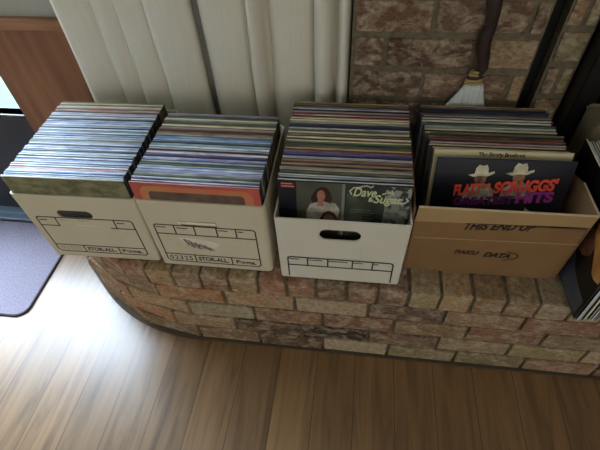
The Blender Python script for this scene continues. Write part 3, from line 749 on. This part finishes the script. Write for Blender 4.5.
# records standing beyond the carton, edge on to the viewer
g5 = 'records standing right of the carton'
def side_first():
    o = empty('record_sleeve', (1.2480, .124, .002), 0)
    # the sleeve lies in the yz plane; local -y face is turned to look left
    o.rotation_euler = (0, -math.atan(.014/.315), 0)
    tag(o, 'black record cover with a grey crescent, leaning right of the tan carton', 'record', g5)
    piv = Matrix.Rotation(-PI/2, 4, 'Z')          # local -y  ->  -x ; local x -> -y
    def turn(c):
        c.data.transform(piv); return c
    turn(link('sleeve', sleeve_mesh(.32, .316, .004, 'cream', 'black'), None, o))
    y = -.0026
    def q(u, z): return (.124-u, z)               # u: world y on the cover
    turn(print_poly('cover_ground', [(-.158, .002), (.158, .002), (.158, .313), (-.158, .313)], mat('deep_black_print', (16, 16, 20), .35, spec=.5), o, y))
    turn(print_poly('grey_crescent', [q(.128, .004), q(.118, .10), q(.103, .116), q(.085, .108), q(.064, .085), (q(.02, .072)), q(-.030, .068), q(-.026, .010), q(.03, .004)], mat('steel_grey_print', (92, 96, 108), .35, rgb2=(62, 66, 78), scale=(9, 9, 9), spec=.5), o, y-.0004))
    turn(print_poly('pink_patch', [q(.105, .135), q(.092, .128), q(.062, .135), q(.040, .160), q(.045, .215), q(.085, .215)], mat('dusty_pink_print', (140, 88, 72), .4, rgb2=(90, 54, 46), scale=(24, 24, 24)), o, y-.0008))
    turn(print_poly('orange_band', [q(.070, .215), q(.034, .182), q(.004, .142), q(-.012, .140), q(-.034, .150), q(-.034, .27), q(.08, .27)], mat('orange_tan_print', (176, 116, 58), .4, rgb2=(196, 146, 88), scale=(30, 30, 6)), o, y-.0012))
    return o
side_first()
for k, c in enumerate(['white', 'pale grey', 'cream', 'white', 'grey', 'white', 'tan', 'pale grey']):
    ln = math.atan(.014/.315)
    me = sleeve_mesh(.315, .313, .0048, c, 'dark grey'); me.transform(Matrix.Rotation(-PI/2, 4, 'Z'))
    # its near edge shows the fold: same colour as the top
    for p_ in me.polygons:
        if abs(p_.normal.y) > .8: p_.material_index = 0
    o = bpy.data.objects.new('record_sleeve', me); COL.objects.link(o); o.location = (1.2550+.0068*k, .122+random.uniform(-.004, .004), .002); o.rotation_euler = (0, -ln, 0)
    tag(o, '%s-edged record sleeve, %s behind the black crescent cover right of the carton' % (c, ordinal(k+1)), 'record', g5)
# dim cardboard box behind them
bb = empty('cardboard_box', (1.41, .315, .002), .0); tag(bb, 'dim grey-brown cardboard box behind the records at the right edge', 'box')
s5 = shell('box_walls', .29, .30, .095, .335, .004, .02, mat('grey_brown_cardboard', (120, 106, 84), .85), bb)
obj('box_lid', boxbm(-.148, .148, .004, .091, .325, .330), mat('grey_brown_cardboard', (120, 106, 84)), bb)

# ------------------------------------------------------------ hearth broom
br = empty('hearth_broom', (.965, .4235, .0)); tag(br, 'hearth broom with gnarled dark wooden handle and white bristles, against the brick wall', 'broom')
def X(v): return v-.965
hp = [(.962, .36), (.974, .40), (.979, .42), (.974, .45), (.968, .475), (.966, .50), (.970, .53), (.966, .56), (.961, .585), (.966, .63), (.975, .68), (.968, .74), (.962, .80), (.966, .84)]
hr = [.006, .012, .0145, .016, .0165, .0165, .0145, .017, .0195, .018, .015, .016, .014, .010]
h = obj('handle', tube([(X(x), .002*math.sin(z*30), z) for x, z in hp], [(r, r*.82) for r in hr], 14), mat('dark_gnarled_wood', (54, 34, 27), .45, rgb2=(28, 18, 15), scale=(70, 70, 14), bump=.5, spec=.5), br, True)
for k, (z, r) in enumerate(((.410, .0165), (.402, .0172), (.394, .018), (.386, .0185), (.378, .019))):
    bm = bmesh.new(); n, mseg = 20, 8
    rg = [[bm.verts.new((X(.972-.0015*k)+(r*1.0+.004*math.cos(2*PI*j/mseg))*math.cos(2*PI*i/n), (r*.45+.0035*math.cos(2*PI*j/mseg))*math.sin(2*PI*i/n), z+.004*math.sin(2*PI*j/mseg)+.002*math.cos(2*PI*i/n))) for j in range(mseg)] for i in range(n)]
    for i in range(n):
        for j in range(mseg): bm.faces.new([rg[i][j], rg[(i+1) % n][j], rg[(i+1) % n][(j+1) % mseg], rg[i][(j+1) % mseg]])
    obj('binding_cord', bm, mat('tan_cord', (168, 142, 92), .7) if k != 2 else mat('dark_cord', (60, 46, 34), .7), br, True)
bm = bmesh.new(); rings = []
for z, xl, xr, dy in ((.374, .948, .995, .0135), (.36, .941, .999, .0135), (.34, .930, 1.004, .010), (.315, .915, 1.012, .010), (.28, .902, 1.020, .009), (.15, .895, 1.028, .008), (.002, .890, 1.034, .008)):
    n = 44; ring = []
    for i in range(n):
        t = 2*PI*i/n; c, s_ = math.cos(t), math.sin(t)
        rip = 1+.012*math.sin(11*t)
        ring.append(bm.verts.new((X((xl+xr)/2)+(xr-xl)/2*math.copysign(abs(c)**.8, c)*rip, dy*s_*rip, z)))
    rings.append(ring)
for A, B in zip(rings, rings[1:]):
    for i in range(len(A)): bm.faces.new([A[i], A[(i+1) % len(A)], B[(i+1) % len(A)], B[i]])
bm.faces.new(rings[0]); bm.faces.new(rings[-1])
obj('bristles', bm, mat('white_bristle', (208, 212, 208), .75, rgb2=(188, 194, 192), scale=(200, 200, 8), bump=.1, bscale=300), br, True)
